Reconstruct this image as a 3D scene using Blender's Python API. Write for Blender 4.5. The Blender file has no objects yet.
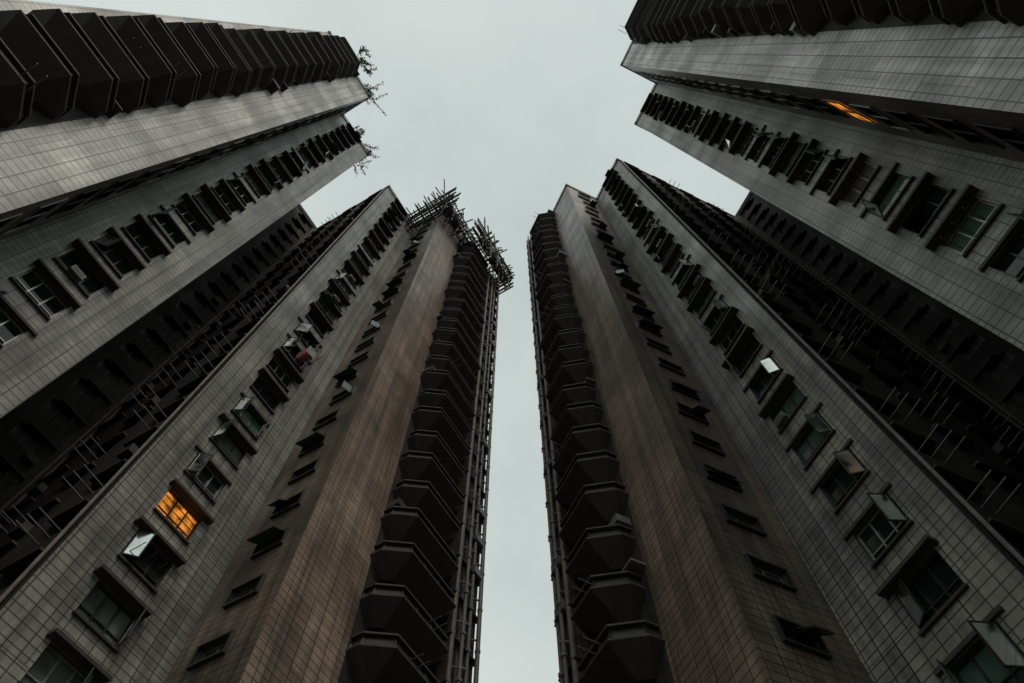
import bpy, math, random
from mathutils import Vector, Quaternion
random.seed(11)
sc=bpy.context.scene
H=90.0; FH=2.9; Z0=1.7; NF=31; ZT=Z0+FH*NF

# ------------------------------------------------------------------ materials
def new_mat(name):
    m=bpy.data.materials.new(name); m.use_nodes=True
    nt=m.node_tree; b=nt.nodes["Principled BSDF"]
    return m,nt,b
def N(nt,t,**k):
    n=nt.nodes.new(t)
    for a,v in k.items(): setattr(n,a,v)
    return n
def mixc(nt,bt,fac,a,b):
    m=N(nt,"ShaderNodeMix",data_type='RGBA',blend_type=bt)
    for idx,v in ((0,fac),(6,a),(7,b)):
        if isinstance(v,(int,float)): m.inputs[idx].default_value=v
        elif isinstance(v,tuple): m.inputs[idx].default_value=v
        else: nt.links.new(v,m.inputs[idx])
    return m.outputs[2]
def ramp(nt,src,p0,c0,p1,c1):
    r=N(nt,"ShaderNodeValToRGB"); r.color_ramp.elements[0].position=p0; r.color_ramp.elements[1].position=p1
    r.color_ramp.elements[0].color=(c0,c0,c0,1); r.color_ramp.elements[1].color=(c1,c1,c1,1)
    nt.links.new(src,r.inputs[0]); return r.outputs[0]
def tile(name,c1,c2,mort,bw,bh,ms=0.024,rough=0.40,grime=0.52):
    m,nt,b=new_mat(name)
    uv=N(nt,"ShaderNodeTexCoord").outputs['UV']
    br=N(nt,"ShaderNodeTexBrick"); br.offset=0.0; br.squash=1.0
    nt.links.new(uv,br.inputs['Vector'])
    br.inputs['Color1'].default_value=(*c1,1); br.inputs['Color2'].default_value=(*c2,1)
    br.inputs['Mortar'].default_value=(*mort,1)
    br.inputs['Scale'].default_value=1; br.inputs['Mortar Size'].default_value=ms
    br.inputs['Mortar Smooth'].default_value=0.0
    br.inputs['Brick Width'].default_value=bw; br.inputs['Row Height'].default_value=bh
    mp=N(nt,"ShaderNodeMapping"); mp.inputs['Scale'].default_value=(1.8,0.06,1); nt.links.new(uv,mp.inputs[0])
    n1=N(nt,"ShaderNodeTexNoise"); n1.inputs['Scale'].default_value=1.0; n1.inputs['Detail'].default_value=6; nt.links.new(mp.outputs[0],n1.inputs['Vector'])
    s=ramp(nt,n1.outputs[0],0.36,grime,0.6,1.0)
    n2=N(nt,"ShaderNodeTexNoise"); n2.inputs['Scale'].default_value=0.25; n2.inputs['Detail'].default_value=6; nt.links.new(uv,n2.inputs['Vector'])
    s2=ramp(nt,n2.outputs[0],0.32,0.58,0.68,1.18)
    n3=N(nt,"ShaderNodeTexNoise"); n3.inputs['Scale'].default_value=1.7; n3.inputs['Detail'].default_value=8; nt.links.new(uv,n3.inputs['Vector'])
    s3=ramp(nt,n3.outputs[0],0.35,0.80,0.65,1.08)
    br2=N(nt,"ShaderNodeTexBrick"); br2.offset=0.37; nt.links.new(uv,br2.inputs['Vector'])
    br2.inputs['Color1'].default_value=(0.66,0.66,0.66,1); br2.inputs['Color2'].default_value=(1.18,1.17,1.15,1)
    br2.inputs['Mortar'].default_value=(0.4,0.4,0.4,1); br2.inputs['Scale'].default_value=1
    br2.inputs['Mortar Size'].default_value=0.03; br2.inputs['Brick Width'].default_value=bw*4; br2.inputs['Row Height'].default_value=FH
    c=mixc(nt,'MULTIPLY',1.0,br.outputs['Color'],s)
    c=mixc(nt,'MULTIPLY',1.0,c,s2)
    c=mixc(nt,'MULTIPLY',1.0,c,s3)
    c=mixc(nt,'MULTIPLY',0.8,c,br2.outputs['Color'])
    nt.links.new(c,b.inputs['Base Color'])
    r=ramp(nt,n2.outputs[0],0.3,rough+0.15,0.7,rough-0.05); nt.links.new(r,b.inputs['Roughness'])
    bp=N(nt,"ShaderNodeBump"); bp.inputs['Strength'].default_value=0.25; bp.inputs['Distance'].default_value=0.01; bp.invert=True
    nt.links.new(br.outputs['Fac'],bp.inputs['Height']); nt.links.new(bp.outputs[0],b.inputs['Normal'])
    return m
def plain(name,col,rough=0.6,metal=0.0,var=0.35,scale=2.0):
    m,nt,b=new_mat(name)
    g=N(nt,"ShaderNodeTexCoord").outputs['Object']
    n=N(nt,"ShaderNodeTexNoise"); n.inputs['Scale'].default_value=scale; n.inputs['Detail'].default_value=5; nt.links.new(g,n.inputs['Vector'])
    f=ramp(nt,n.outputs[0],0.3,1-var,0.7,1+var*0.5)
    nt.links.new(mixc(nt,'MULTIPLY',1.0,(*col,1),f),b.inputs['Base Color'])
    b.inputs['Roughness'].default_value=rough; b.inputs['Metallic'].default_value=metal
    return m
M={}
M['grey']=tile('grey_tile',(.315,.315,.280),(.385,.38,.34),(.075,.075,.066),0.62,0.36)
M['greyb']=tile('warm_grey_tile',(.295,.275,.235),(.36,.335,.29),(.07,.066,.056),0.62,0.36)
M['light']=tile('pale_tile',(.60,.59,.54),(.72,.70,.645),(.15,.15,.135),0.6,0.42,grime=.60)
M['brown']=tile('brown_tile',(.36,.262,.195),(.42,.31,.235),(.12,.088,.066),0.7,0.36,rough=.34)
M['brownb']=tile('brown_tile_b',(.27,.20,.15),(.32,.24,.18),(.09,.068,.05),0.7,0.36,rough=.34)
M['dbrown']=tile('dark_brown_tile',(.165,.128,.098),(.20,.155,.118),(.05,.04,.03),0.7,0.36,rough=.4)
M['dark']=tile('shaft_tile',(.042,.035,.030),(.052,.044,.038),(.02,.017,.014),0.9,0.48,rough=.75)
M['reveal']=plain('reveal_render',(.065,.060,.052),.7)
M['slab']=plain('hood_concrete',(.050,.043,.036),.75)
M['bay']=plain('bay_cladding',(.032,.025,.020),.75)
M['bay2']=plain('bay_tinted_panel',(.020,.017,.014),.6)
M['frame']=plain('window_frame_metal',(.05,.05,.048),.4,.5)
M['alu']=plain('aluminium_frame',(.38,.39,.37),.4,.5)
M['glass']=plain('dark_glass',(.016,.020,.019),.08,0,.2)
M['glassg']=plain('green_glass',(.08,.13,.108),.10,0,.3)
M['curtain']=plain('curtained_glass',(.13,.14,.125),.25,0,.5,1.2)
M['pipe']=plain('drain_pipe_paint',(.17,.145,.12),.5)
M['rod']=plain('drying_rod',(.15,.135,.115),.45,.4)
M['ac']=plain('ac_unit_paint',(.17,.165,.155),.5)
M['roof']=plain('roof_screed',(.18,.18,.17),.9)
M['bamboo']=plain('bamboo_pole',(.07,.055,.04),.6)
M['leaf']=plain('leaf_green',(.045,.07,.03),.6)
M['twig']=plain('twig_bark',(.05,.04,.03),.8)
M['red']=plain('red_cloth',(.35,.03,.03),.8)
M['cloth']=plain('pale_cloth',(.3,.3,.30),.8)
def pane_mat():
    m,nt,b=new_mat('open_pane_glass')
    b.inputs['Base Color'].default_value=(.86,.90,.88,1); b.inputs['Metallic'].default_value=1.0
    g=N(nt,"ShaderNodeTexCoord").outputs['Object']
    n=N(nt,"ShaderNodeTexNoise"); n.inputs['Scale'].default_value=1.3; n.inputs['Detail'].default_value=4; nt.links.new(g,n.inputs['Vector'])
    nt.links.new(ramp(nt,n.outputs[0],.35,.04,.65,.22),b.inputs['Roughness'])
    tr=N(nt,'ShaderNodeBsdfTranslucent'); tr.inputs[0].default_value=(.9,.95,.93,1)
    mx=N(nt,'ShaderNodeMixShader'); nt.links.new(ramp(nt,n.outputs[0],.35,.10,.65,.35),mx.inputs[0])
    nt.links.new(b.outputs[0],mx.inputs[1]); nt.links.new(tr.outputs[0],mx.inputs[2])
    nt.links.new(mx.outputs[0],nt.nodes['Material Output'].inputs[0]); return m
M['pane']=pane_mat()
def lit_mat():
    m,nt,b=new_mat('lit_room')
    g=N(nt,"ShaderNodeTexCoord").outputs['UV']
    n=N(nt,"ShaderNodeTexNoise"); n.inputs['Scale'].default_value=2.2; n.inputs['Detail'].default_value=4; nt.links.new(g,n.inputs['Vector'])
    f=ramp(nt,n.outputs[0],0.38,0.12,0.62,1.0)
    c=mixc(nt,'MULTIPLY',1.0,(1.0,.33,.04,1),f)
    b.inputs['Base Color'].default_value=(.1,.05,.02,1)
    nt.links.new(c,b.inputs['Emission Color']); b.inputs['Emission Strength'].default_value=.85
    return m
M['lit']=lit_mat()

# ------------------------------------------------------------------ mesh builder
class MB:
    def __init__(s): s.d={}
    def quad(s,mat,pts,uvs=None):
        v,f,u=s.d.setdefault(mat,([],[],[]))
        i=len(v); v.extend([tuple(p) for p in pts]); f.append(tuple(range(i,i+len(pts))))
        u.extend(uvs if uvs else [(0,0)]*len(pts))
    def build(s,names,parent):
        for mat,(v,f,u) in s.d.items():
            me=bpy.data.meshes.new(names.get(mat,mat)); me.from_pydata(v,[],f)
            ul=me.uv_layers.new(name='UVMap')
            flat=[c for p in u for c in p]; ul.data.foreach_set('uv',flat)
            me.materials.append(M[mat]); me.update()
            o=bpy.data.objects.new(names.get(mat,mat),me); sc.collection.objects.link(o); o.parent=parent
    def obox(s,mat,O,A,B,C):
        O=Vector(O);p=[O,O+A,O+A+B,O+B,O+C,O+A+C,O+A+B+C,O+B+C]
        la,lb,lc=A.length,B.length,C.length
        for ix,(a,b) in (((0,1,2,3),(la,lb)),((4,5,6,7),(la,lb)),((0,1,5,4),(la,lc)),((3,2,6,7),(la,lc)),((0,3,7,4),(lb,lc)),((1,2,6,5),(lb,lc))):
            s.quad(mat,[p[k] for k in ix],[(0,0),(a,0),(a,b),(0,b)])
    def tube(s,mat,p,q,r,n=8):
        p=Vector(p);q=Vector(q);d=(q-p).normalized()
        x=d.orthogonal().normalized();y=d.cross(x)
        L=(q-p).length
        ring=[(x*math.cos(2*math.pi*k/n)+y*math.sin(2*math.pi*k/n))*r for k in range(n)]
        for k in range(n):
            a,b=ring[k],ring[(k+1)%n]
            s.quad(mat,[p+a,p+b,q+b,q+a],[(0,0),(.1,0),(.1,L),(0,L)])
        s.quad(mat,[p+a for a in ring]);s.quad(mat,[q+a for a in ring])
class Fr:
    def __init__(s,O,T,Nn): s.O=Vector((O[0],O[1],0)); s.T=Vector((T[0],T[1],0)); s.N=Vector((Nn[0],Nn[1],0)); s.uo=random.uniform(0,60)
    def p(s,t,z,n=0): return s.O+s.T*t+s.N*n+Vector((0,0,z))
def box(mb,mat,fr,t0,t1,z0,z1,n0,n1):
    mb.obox(mat,fr.p(t0,z0,n0),fr.T*(t1-t0),Vector((0,0,z1-z0)),fr.N*(n1-n0))
def wq(mb,mat,fr,t0,t1,z0,z1,n=0):
    if t1-t0<1e-5 or z1-z0<1e-5: return
    u=fr.uo; mb.quad(mat,[fr.p(t0,z0,n),fr.p(t1,z0,n),fr.p(t1,z1,n),fr.p(t0,z1,n)],[(u+t0,z0),(u+t1,z0),(u+t1,z1),(u+t0,z1)])

def sash(mb,fr,t0,t1,z0,z1,kind,ang,mat='pane',fm='frame'):
    w=t1-t0;h=z1-z0;up=Vector((0,0,1))
    if kind=='top':
        O=fr.p(t0,z1-.03,.03);A=fr.T;B=(-up*math.cos(ang)+fr.N*math.sin(ang))
    elif kind=='sideL':
        O=fr.p(t0,z0,.03);A=(fr.T*math.cos(ang)+fr.N*math.sin(ang));B=up
    else:
        O=fr.p(t1,z0,.03);A=(-fr.T*math.cos(ang)+fr.N*math.sin(ang));B=up
    C=A.cross(B).normalized();W,HH=w,h
    f=.055
    mb.obox(mat,O+A*f+B*f,A*(W-2*f),B*(HH-2*f),C*.015)
    c2=C*.045;O2=O-C*.015
    mb.obox(fm,O2,A*W,B*f,c2);mb.obox(fm,O2+B*(HH-f),A*W,B*f,c2)
    mb.obox(fm,O2+B*f,A*f,B*(HH-2*f),c2);mb.obox(fm,O2+A*(W-f)+B*f,A*f,B*(HH-2*f),c2)

def window(mb,fr,t0,t1,z0,z1,kind,lit=False,opened=None):
    d=.30;R='reveal'
    if kind in('plain','strip'): R='dark'
    for (p,q) in (((t0,z0),(t1,z0)),((t0,z1),(t1,z1)),((t0,z0),(t0,z1)),((t1,z0),(t1,z1))):
        mb.quad(R,[fr.p(*p,0),fr.p(*q,0),fr.p(*q,-d),fr.p(*p,-d)])
    g=random.choices(['glass','glassg','curtain'],[.56,.26,.18])[0]
    if kind=='plain': g='bay2'
    if lit: g='lit'
    wq(mb,g,fr,t0,t1,z0,z1,.0 if (lit and kind=='strip') else -d+.03)
    fm='frame' if random.random()<.6 or kind in('plain',) else 'alu'
    w=t1-t0;f=.06
    n0,n1=-d+.05,-d+.12
    if kind=='strip': n0,n1=.01,.07
    box(mb,fm,fr,t0,t1,z0,z0+f,n0,n1);box(mb,fm,fr,t0,t1,z1-f,z1,n0,n1)
    nb=3 if kind=='big' else 2
    for k in range(nb+1):
        tt=t0+(w-f)*k/nb; box(mb,fm,fr,tt,tt+f,z0+f,z1-f,n0,n1)
    if kind=='big':
        zz=z0+(z1-z0)*.3
        for k in range(nb):
            tt=t0+(w-f)*k/nb; box(mb,fm,fr,tt+f,tt+(w-f)/nb,zz,zz+.05,n0,n1-.01)
        if lit:
            for q in range(4):
                zz=z0+.15+q*(z1-z0)/4.2
                box(mb,'frame',fr,t0+f,t1-f,zz+.2,zz+.23,-.1,-.07)
        hp=.42+random.uniform(-.06,.06)
        if opened: hp=.14
        a=random.uniform(.2,.42);b=random.uniform(.2,.42)
        box(mb,'slab',fr,t0-a,t1+b,z1+.02,z1+.17,0.0,hp)       # hood
        box(mb,'slab',fr,t0-.06,t1+.06,z0-.12,z0-.02,0.0,.14)      # sill
        r=random.random()
        if opened:
            ww=random.uniform(.30,.44); an=random.uniform(.7,1.3)
            if opened=='sideL': sash(mb,fr,t0+.05,t0+w*ww,z0+.05,z1-.03,opened,an)
            else: sash(mb,fr,t1-w*ww,t1-.05,z0+.05,z1-.03,opened,an)
            if random.random()<.5: sash(mb,fr,t1-w*.33,t1-.05,z0+.05,z1-.03,'sideR',1.3,'glassg')
        elif not lit:
            if r<.08: sash(mb,fr,t0+.05,t0+w*.5,z0+.5,z1-.02,'top',random.uniform(.5,1.0),'glassg')
            elif r<.15: sash(mb,fr,t0+.05,t0+w*.34,z0+.1,z1-.05,'sideL',random.uniform(.4,1.4))
            elif r<.23: sash(mb,fr,t1-w*.34,t1-.05,z0+.1,z1-.05,'sideR',random.uniform(.4,1.4))
            elif r<.33: sash(mb,fr,t1-w*.34,t1-.05,z0+.1,z1-.05,'sideR',random.uniform(.7,1.4),'glassg')
        r=random.random()
        if r<.15 and not opened:
            tc=random.uniform(t0,t1-.8)
            box(mb,'ac',fr,tc,tc+.7,z0+.02,z0+.42,-.1,.34)
            for q in range(4): box(mb,'frame',fr,tc+.06,tc+.64,z0+.08+q*.08,z0+.10+q*.08,.341,.35)
        if r>.90:
            for q in range(3): mb.tube('rod',fr.p(t0+.2+q*.6,z0+.3,.0),fr.p(t0+.2+q*.6,z0+.35,1.0),.02,5)
    elif kind=='small':
        box(mb,'frame',fr,t0-.08,t1+.08,z1,z1+.09,0.0,.16)
        box(mb,'frame',fr,t0-.08,t1+.08,z0-.09,z0,0.0,.16)
        box(mb,'frame',fr,t0-.08,t0,z0+.001,z1-.001,0.0,.15);box(mb,'frame',fr,t1,t1+.08,z0+.001,z1-.001,0.0,.15)
        r=random.random()
        if r<.34: sash(mb,fr,t0+.03,t1-.03,z0,z1,'top',random.uniform(.4,1.1),'glassg')
        elif r<.48: sash(mb,fr,t0+.03,t0+w*.5,z0,z1,'top',random.uniform(.4,1.1),'glassg')
        elif r<.55: sash(mb,fr,t1-w*.5,t1-.03,z0,z1,'sideR',random.uniform(.6,1.3),'glassg')

def wall(mb,mat,fr,L,cols,lit=None,opened=None,zb=0.0,zt=None,par=True,jit=0):
    zt=ZT if zt is None else zt
    t=0
    for ci,(t0,t1,a,b,kind) in enumerate(cols):
        wq(mb,mat,fr,t,t0-jit,zb,zt)
        z=zb
        for i in range(1,NF):
            w0=Z0+FH*i+a;w1=Z0+FH*i+b
            if w1>zt-.3: break
            wq(mb,mat,fr,t0-jit,t1+jit,z,w0)
            s=random.uniform(-jit,jit)
            if jit:
                wq(mb,mat,fr,t0-jit,t0+s,w0,w1); wq(mb,mat,fr,t1+s,t1+jit,w0,w1)
            z=w1
            window(mb,fr,t0+s,t1+s,w0,w1,kind,lit is not None and (ci,i)in lit,(opened or {}).get((ci,i)))
        wq(mb,mat,fr,t0-jit,t1+jit,z,zt)
        t=t1+jit
    wq(mb,mat,fr,t,L,zb,zt)
    if par:
        box(mb,mat,fr,-.12,L+.12,zt+.003,zt+.9,-.3,.12)

def bays(mb,fr,t0,t1,p):
    def poly(pp,ins):
        c=.9*pp/p
        return [(t0+ins,0),(t0+ins,pp*.35),(t0+ins+c,pp),(t1-ins-c*.6,pp),(t1-ins,pp*.45),(t1-ins,0)]
    for i in range(1,NF):
        z=Z0+FH*i
        j=random.uniform(-.15,.1); k0=random.uniform(-.35,.12)
        L=[(z+.0,poly(p*.35,.95+k0)),(z+.95,poly(p+j,k0)),(z+1.05,poly(p+j,k0)),(z+1.05,poly(p+j-.14,.12+k0)),(z+1.7,poly(p+j-.3,.3+k0)),(z+1.7,poly(p+j-.1,.1+k0)),(z+1.8,poly(p+j-.1,.1+k0)),(z+2.5,poly(p*.45,.8+k0))]
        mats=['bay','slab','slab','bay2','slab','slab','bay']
        for k in range(len(L)-1):
            (za,A),(zb,B)=L[k],L[k+1]
            for e in range(len(A)-1):
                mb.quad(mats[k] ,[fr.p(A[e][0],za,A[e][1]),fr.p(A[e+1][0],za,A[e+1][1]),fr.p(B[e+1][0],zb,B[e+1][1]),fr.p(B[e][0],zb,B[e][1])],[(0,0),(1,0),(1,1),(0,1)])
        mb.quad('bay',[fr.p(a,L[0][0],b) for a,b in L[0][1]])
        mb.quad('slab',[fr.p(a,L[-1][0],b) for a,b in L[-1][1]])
        A=L[3][1];B=L[4][1]
        for e in range(5):
            for f in ([0,.33,.66] if e==2 else [0,.98]):
                a=A[e][0]+(A[e+1][0]-A[e][0])*f; b=A[e][1]+(A[e+1][1]-A[e][1])*f
                a2=B[e][0]+(B[e+1][0]-B[e][0])*f; b2=B[e][1]+(B[e+1][1]-B[e][1])*f
                mb.tube('frame',fr.p(a,z+1.05,b),fr.p(a2,z+1.7,b2),.05,5)
        if random.random()<.4:     # bracketed shelf or condenser at the inner edge of the bay
            tt=t0+random.uniform(-.5,.3)
            box(mb,random.choice(['slab','slab','ac']),fr,tt,tt+.9,z+2.0,z+2.12+random.choice([0,.35]),0,random.uniform(.5,.9))
        if random.random()<.35:
            tt=random.uniform(t0+.3,t1-1.0)
            for q in (0,.5): mb.tube('rod',fr.p(tt+q,z+1.3,p*.7),fr.p(tt+q,z+1.4,p+.55),.03,4)
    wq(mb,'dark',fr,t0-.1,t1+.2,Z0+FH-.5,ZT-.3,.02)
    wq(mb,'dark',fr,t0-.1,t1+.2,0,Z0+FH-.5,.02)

def racks(mb,fr,L,zt):
    for i in range(1,NF):
        z=Z0+FH*i
        if z+2>zt: break
        t=.8
        while t<L-2.6:
            box(mb,'slab',fr,t-.1,t+2.0,z+2.15,z+2.25,0,.28)
            if random.random()<.5 and i<NF-2:
                for q in range(3): mb.tube('rod',fr.p(t+.3+q*.6,z+.7,0),fr.p(t+.3+q*.6,z+.78,1.25),.035,4)
            if random.random()<.12: box(mb,'slab',fr,t+.2,t+.95,z+.2,z+.7,0,.4)
            t+=4.1
    for t in (.35,L-.6): mb.tube('pipe',fr.p(t,0,.14),fr.p(t,zt,.14),.08,8)

# ------------------------------------------------------------------ towers
def tower(name,O,ea,eb,S):
    """O world xy of main corner; ea along facade, eb outward. S = dict of plan dimensions (x H)."""
    par=bpy.data.objects.new(name,None); sc.collection.objects.link(par)
    mb=MB(); O=Vector(O)*H; ea=Vector(ea); eb=Vector(eb)
    W=lambda a,b:(O+ea*(a*H)+eb*(b*H))
    def fr(a,b,td,nd):
        D={'a':ea,'-a':-ea,'b':eb,'-b':-eb}
        return Fr(W(a,b),D[td],D[nd])
    c,B,Zs,pb,A=S['c'],S['B'],S['Z'],S['p'],S['A']
    back=-S['back']; con=-S['con']; MG=S['mg']; BR=S['br']
    w=S['win']
    L=c*H; m=L*S['wc']; wall(mb,MG,fr(0,0,'a','b'),L,[(m-w/2,m+w/2,.72,2.3,'big')],lit=S.get('lit0'),opened=S.get('op0'))
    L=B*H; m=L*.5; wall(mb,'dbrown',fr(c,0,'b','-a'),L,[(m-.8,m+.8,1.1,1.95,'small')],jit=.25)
    L=(A-c)*H; f=fr(c,B,'a','b'); wall(mb,BR,f,L,[])
    zl=(Zs-c)*H; bl=S['bl']*H
    bays(mb,f,zl,zl+bl,pb*H)
    pe=L; ps=zl+bl+.25
    box(mb,'dbrown',f,ps,pe,0,ZT-.2,.002,pb*H*.62)
    nP=S['np']
    for k in range(nP):
        t=ps+.1+(pe-ps-.2)*k/(nP-1); n=pb*H*.62+.22+.12*(k%2)
        mb.tube('pipe',f.p(t,0,n),f.p(t,ZT+.6,n),.10+.03*(k%3==0),10)
        for i in range(NF):
            z=Z0+FH*i+.5*(k%2)
            mb.tube('pipe',f.p(t,z,n),f.p(t,z+.16,n),.16,8)
            if k<nP-1: mb.tube('pipe',f.p(t,z+.9,n),f.p(t+(pe-ps-.2)/(nP-1),z+1.3,n+.12-.24*(k%2)),.06,6)
        mb.obox('slab',f.p(t-.1,0,pb*H*.62),f.T*.06,Vector((0,0,ZT-.3)),f.N*.12)
    for i in range(1,NF):
        z=Z0+FH*i
        box(mb,'slab',f,ps-.15,pe+.10,z-.1,z,pb*H*.62,pb*H*.62+.3)
        if random.random()<.35: box(mb,'ac',f,pe-1.0,pe-.2,z+.002,z+.55,pb*H*.62+.05,pb*H*.62+.42)
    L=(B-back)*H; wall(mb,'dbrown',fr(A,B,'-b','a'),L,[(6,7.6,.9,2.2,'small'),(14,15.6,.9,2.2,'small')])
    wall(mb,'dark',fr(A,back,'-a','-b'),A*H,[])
    L=-con*H; f=fr(0,0,'-b','-a')
    cols=[];t=1.2
    while t<L-2.6: cols.append((t,t+1.5,.9,2.1,'plain')); t+=4.1
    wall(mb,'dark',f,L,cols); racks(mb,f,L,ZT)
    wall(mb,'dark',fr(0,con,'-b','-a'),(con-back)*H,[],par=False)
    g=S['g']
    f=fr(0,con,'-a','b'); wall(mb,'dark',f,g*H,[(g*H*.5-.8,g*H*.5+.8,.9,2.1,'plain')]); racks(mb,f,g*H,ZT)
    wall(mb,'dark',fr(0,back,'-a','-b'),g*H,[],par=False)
    e=-g;F=S['F'];G=S['G'];J=S['J'];K=S['K']
    L=-back*H; f=fr(e,0,'-b','a'); cols=[];t=1.4
    while t<L-2.6: cols.append((t,t+1.5,.9,2.1,'plain')); t+=4.1
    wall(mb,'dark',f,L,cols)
    L=(e-F)*H; m=L*S['wc2']; wall(mb,'grey',fr(e,0,'-a','b'),L,[(m-w/2,m+w/2,.72,2.3,'big')],opened=S.get('op1'))
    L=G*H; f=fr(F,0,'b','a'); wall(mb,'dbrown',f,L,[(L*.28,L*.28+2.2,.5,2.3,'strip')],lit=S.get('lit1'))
    L=(F-K)*H; f=fr(F,G,'-a','b'); wall(mb,'light',f,L,[])
    bl2=L-(F-J)*H-1.2
    bays(mb,f,(F-J)*H,(F-J)*H+bl2,pb*H)
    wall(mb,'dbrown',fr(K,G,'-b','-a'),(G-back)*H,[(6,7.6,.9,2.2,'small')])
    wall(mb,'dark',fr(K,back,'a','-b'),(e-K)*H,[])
    def cap(pts,z):
        mb.quad('roof',[Vector((*W(a,b),z)) for a,b in pts])
    cap([(0,0),(c,0),(c,back),(0,back)],ZT); cap([(c,B),(A,B),(A,back),(c,back)],ZT)
    cap([(0,con),(e,con),(e,back),(0,back)],ZT)
    cap([(e,0),(F,0),(F,back),(e,back)],ZT); cap([(F,G),(K,G),(K,back),(F,back)],ZT)
    def cube(a0,a1,b0,b1,z0,z1,mat='grey'):
        P=W(a0,b0); mb.obox(mat,Vector((P.x,P.y,z0)),Vector((*(ea*((a1-a0)*H)),0)),Vector((*(eb*((b1-b0)*H)),0)),Vector((0,0,z1-z0)))
    cube(.05,.13,back*.9,back*.4,ZT+.01,ZT+5); cube(F-.03,F+.04,back*.9,back*.4,ZT+.01,ZT+5)
    if S.get('laundry'):
        f=fr(0,0,'a','b'); z=Z0+FH*14+.9; t0=c*H*S['wc']
        for q in range(3): mb.tube('rod',f.p(t0+.2+q*.5,z+1,.0),f.p(t0+.2+q*.5,z+1.05,1.4),.025,5)
        for q,mt in enumerate(('red','reveal','red','cloth')):
            n=.3+q*.28
            mb.quad(mt,[f.p(t0+.1,z+1.0,n),f.p(t0+.8,z+1.0,n),f.p(t0+.85,z+.1,n+.06),f.p(t0+.05,z+.05,n-.04)])
    mb.build({'grey':'grey_facade','greyb':'warm_grey_facade','light':'pale_facade','brown':'brown_facade','brownb':'brown_facade','dbrown':'dark_brown_facade','dark':'light_well_walls','reveal':'window_reveals',
      'slab':'window_hoods','bay':'bay_soffits','bay2':'bay_panels','frame':'window_frames','alu':'aluminium_frames','glass':'window_glass','glassg':'green_window_glass','curtain':'curtained_windows',
      'pane':'open_casements','pipe':'drain_pipes','rod':'drying_racks','ac':'air_conditioners','roof':'roof_deck','lit':'lit_window','cloth':'laundry','red':'red_laundry'},par)
    return par,W
ang=math.radians(30)
e1=(math.sin(ang),math.cos(ang));e2=(math.cos(ang),-math.sin(ang))
an2=math.radians(25)
f1=(-math.sin(an2),math.cos(an2));f2=(-math.cos(an2),-math.sin(an2))
SL=dict(c=.07,B=.05,Z=.119,p=.021,A=.205,bl=.056,np=4,back=.25,con=.13,g=.052,F=-.1158,G=.046,J=-.148,K=-.21,win=2.1,wc=.47,wc2=.55,mg='grey',br='brown',
  lit0={(0,8)},op0={(0,9):'sideL',(0,11):'sideL',(0,14):'sideL',(0,15):'sideL',(0,19):'sideL',(0,22):'sideR'},op1={(0,17):'sideR',(0,8):'sideR',(0,22):'sideL',(0,13):'sideR'},laundry=True)
SR=dict(c=.0634,B=.0498,Z=.108,p=.0222,A=.164,bl=.039,np=3,back=.30,con=.20,g=.054,F=-.1135,G=.055,J=-.1435,K=-.22,win=2.0,wc=.42,wc2=.52,mg='greyb',br='brownb',
  lit1={(0,11)},op0={(0,4):'sideL',(0,6):'sideL',(0,7):'sideL',(0,8):'sideL',(0,10):'sideL',(0,13):'sideL',(0,16):'sideL',(0,20):'sideL'},op1={(0,15):'sideR',(0,7):'sideR',(0,10):'sideL',(0,12):'sideR',(0,16):'sideR',(0,21):'sideR'})
T1,WL=tower('apartment_tower',(-.18,.181),e1,e2,SL)
T2,WR=tower('apartment_tower.001',(.1515,.1427),f1,f2,SR)

# ------------------------------------------------------------------ bamboo scaffold on the roof edge
def single(name,mb):
    par=bpy.data.objects.new(name,None); sc.collection.objects.link(par)
    mb.build({},par); return par
mb=MB()
def P3(a,b,z,j=.15):
    p=WL(a,b); return Vector((p.x+random.uniform(-j,j),p.y+random.uniform(-j,j),z+random.uniform(-j,j)))
for z in (ZT-4,ZT-2.2,ZT-.6,ZT+1.3,ZT+2.6):
    for off in (.008,.015):
        mb.tube('bamboo',P3(.055,.05+off-.0,z),P3(.135,.05+off,z),.10,6)
        mb.tube('bamboo',P3(.110,.07+off,z),P3(.208,.07+off,z),.10,6)
        mb.tube('bamboo',P3(.07-off,-.005,z),P3(.07-off,.082,z),.10,6)
        mb.tube('bamboo',P3(.2006+off*.6,.03,z),P3(.2006+off*.6,.090,z),.10,6)
    a=.065
    while a<.205:
        b=.05 if a<.12 else .07
        mb.tube('bamboo',P3(a,b-.008,z,.3),P3(a,b+.018+random.uniform(-.006,.012),z,.3),.085,6)
        a+=.018
    for b in (.0,.015,.03,.045,.058):
        mb.tube('bamboo',P3(.075,b,z,.3),P3(.044+random.uniform(-.008,.006),b,z,.3),.085,6)
a=.06
while a<.205:
    b=.05 if a<.12 else .07
    for off in (.008,.015): mb.tube('bamboo',P3(a,b+off,ZT-5.5,.2),P3(a,b+off,ZT+4,.3),.09,6)
    a+=.018
for k in range(16):
    a=random.uniform(.06,.18); b=(.05 if a<.12 else .07)+.012
    mb.tube('bamboo',P3(a,b,ZT-4),P3(a+random.choice([-1,1])*.03,b+.01,ZT+3),.08,6)
for k in range(16):
    a=random.uniform(.065,.185); b=(.05 if a<.12 else .07)+.004
    p=WL(a,b); mb.obox('bamboo',Vector((p.x,p.y,ZT-2.0+.07*k)),Vector((*e1,0))*random.uniform(1.2,2.4),Vector((*e2,0))*.9,Vector((0,0,.05)))
single('bamboo_scaffold',mb)

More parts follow.
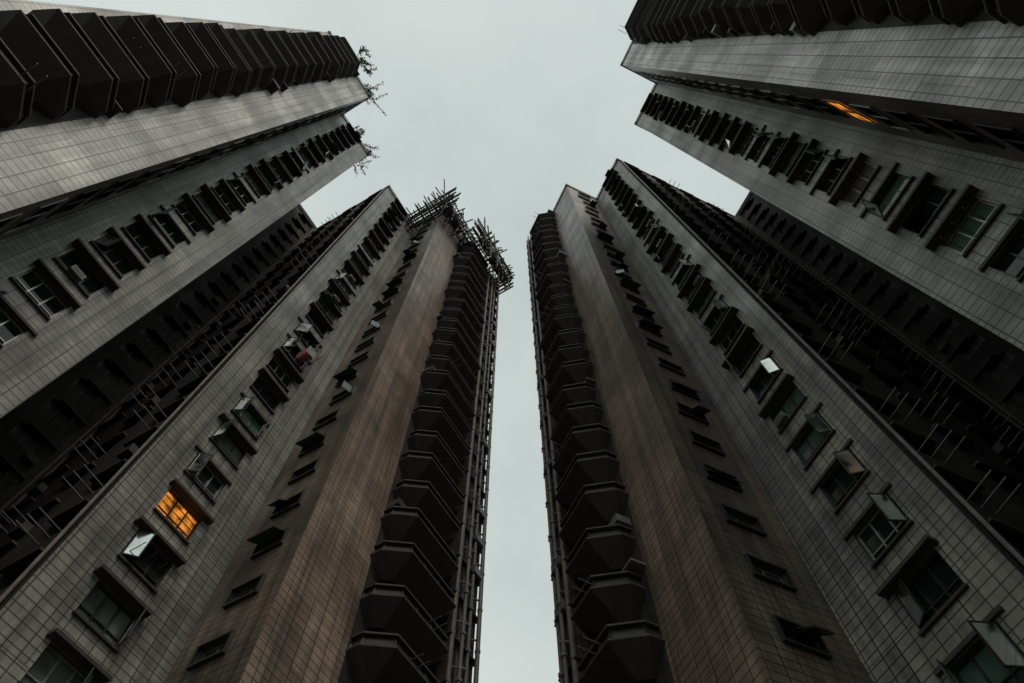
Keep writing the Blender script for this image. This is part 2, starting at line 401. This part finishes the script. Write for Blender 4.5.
# ------------------------------------------------------------------ plants on roof edges
def plant(W,a,b,out,size,n):
    mb=MB(); base=W(a,b); base=Vector((base.x,base.y,ZT+.9))
    o=Vector((out[0],out[1],0)).normalized()
    for k in range(n):
        d=(o+Vector((random.uniform(-.9,.9),random.uniform(-.9,.9),random.uniform(0,.9)))).normalized()
        p=base+Vector((random.uniform(-.7,.7),random.uniform(-.7,.7),0)); L=size*random.uniform(.4,1.1); segs=6
        for s in range(segs):
            d=(d+Vector((random.uniform(-.25,.25),random.uniform(-.25,.25),random.uniform(-.3,.15)))).normalized()
            q=p+d*L/segs; mb.tube('twig',p,q,.04*(1-s/segs)+.012,5)
            for l in range(7):
                c=p.lerp(q,random.random())+Vector([random.gauss(0,.13) for _ in range(3)])
                x=Vector([random.gauss(0,1) for _ in range(3)]).normalized(); y=x.orthogonal().normalized()
                r=random.uniform(.06,.15)
                mb.quad('leaf',[c-x*r,c-y*r*.5,c+x*r,c+y*r*.5])
            p=q
    single('rooftop_plant' ,mb)
plant(WL,-.152,.060,(.9,-.3),1.5,9)
plant(WL,-.165,.064,(.9,-.3),1.0,7)
plant(WL,-.118,.045,(1,.0),2.9,3)
plant(WL,-.125,.046,(.8,.6),1.3,10)
plant(WL,-.060,.0,(.9,.3),1.3,8)
plant(WL,-.085,.0,(.9,.1),1.0,7)
plant(WL,-.052,-.02,(.3,.9),1.4,7)

# ------------------------------------------------------------------ ground
def sheet(name,s,z,mat):
    me=bpy.data.meshes.new(name); me.from_pydata([(-s,-s,z),(s,-s,z),(s,s,z),(-s,s,z)],[],[(0,1,2,3)])
    ul=me.uv_layers.new(name='UVMap'); ul.data.foreach_set('uv',[-s,-s,s,-s,s,s,-s,s]); me.materials.append(mat)
    o=bpy.data.objects.new(name,me); sc.collection.objects.link(o)
sheet('ground',3000,-.004,plain('asphalt',(.05,.05,.05),.9))
M['pave']=tile('paving',(.13,.12,.11),(.16,.15,.135),(.06,.06,.055),.6,.6,rough=.7)
sheet('pavement',45,0,M['pave'])

# ------------------------------------------------------------------ world, sun, camera
w=bpy.data.worlds.new("World"); sc.world=w; w.use_nodes=True; nt=w.node_tree
bg=nt.nodes['Background']; bg.inputs[1].default_value=.1
sky=nt.nodes.new('ShaderNodeTexSky'); sky.sky_type='NISHITA'; sky.sun_disc=False
sky.sun_elevation=math.radians(50); sky.sun_rotation=math.radians(150)
tc=nt.nodes.new('ShaderNodeTexCoord')
nz=nt.nodes.new('ShaderNodeTexNoise'); nz.inputs['Scale'].default_value=1.9; nz.inputs['Detail'].default_value=5; nz.inputs['Roughness'].default_value=.5
nt.links.new(tc.outputs['Generated'],nz.inputs['Vector'])
cr=nt.nodes.new('ShaderNodeValToRGB'); cr.color_ramp.elements[0].position=.34; cr.color_ramp.elements[1].position=.66
cr.color_ramp.elements[0].color=(.61,.69,.67,1); cr.color_ramp.elements[1].color=(.82,.885,.84,1)
nt.links.new(nz.outputs[0],cr.inputs[0])
sc_=nt.nodes.new('ShaderNodeVectorMath'); sc_.operation='SCALE'; sc_.inputs[3].default_value=9.0
nt.links.new(cr.outputs[0],sc_.inputs[0])
mx=nt.nodes.new('ShaderNodeMix'); mx.data_type='RGBA'; mx.inputs[0].default_value=.92
nt.links.new(sky.outputs[0],mx.inputs[6]); nt.links.new(sc_.outputs[0],mx.inputs[7]); nt.links.new(mx.outputs[2],bg.inputs[0])
az=math.radians(150); el=math.radians(50)
sd=Vector((math.sin(az)*math.cos(el),math.cos(az)*math.cos(el),math.sin(el)))
l=bpy.data.lights.new('sun','SUN'); l.energy=.8; l.angle=math.radians(18); l.color=(1,.90,.78)
lo=bpy.data.objects.new('sun',l); sc.collection.objects.link(lo); lo.rotation_euler=sd.to_track_quat('Z','Y').to_euler()
cam=bpy.data.cameras.new('camera'); co=bpy.data.objects.new('camera',cam); sc.collection.objects.link(co)
cam.lens=24; cam.sensor_width=36; cam.clip_end=8000
co.location=(0,0,1.6); co.rotation_euler=(math.radians(90+67),0,0)
sc.camera=co
sc.view_settings.view_transform='Standard'; sc.view_settings.look='None'; sc.view_settings.exposure=0
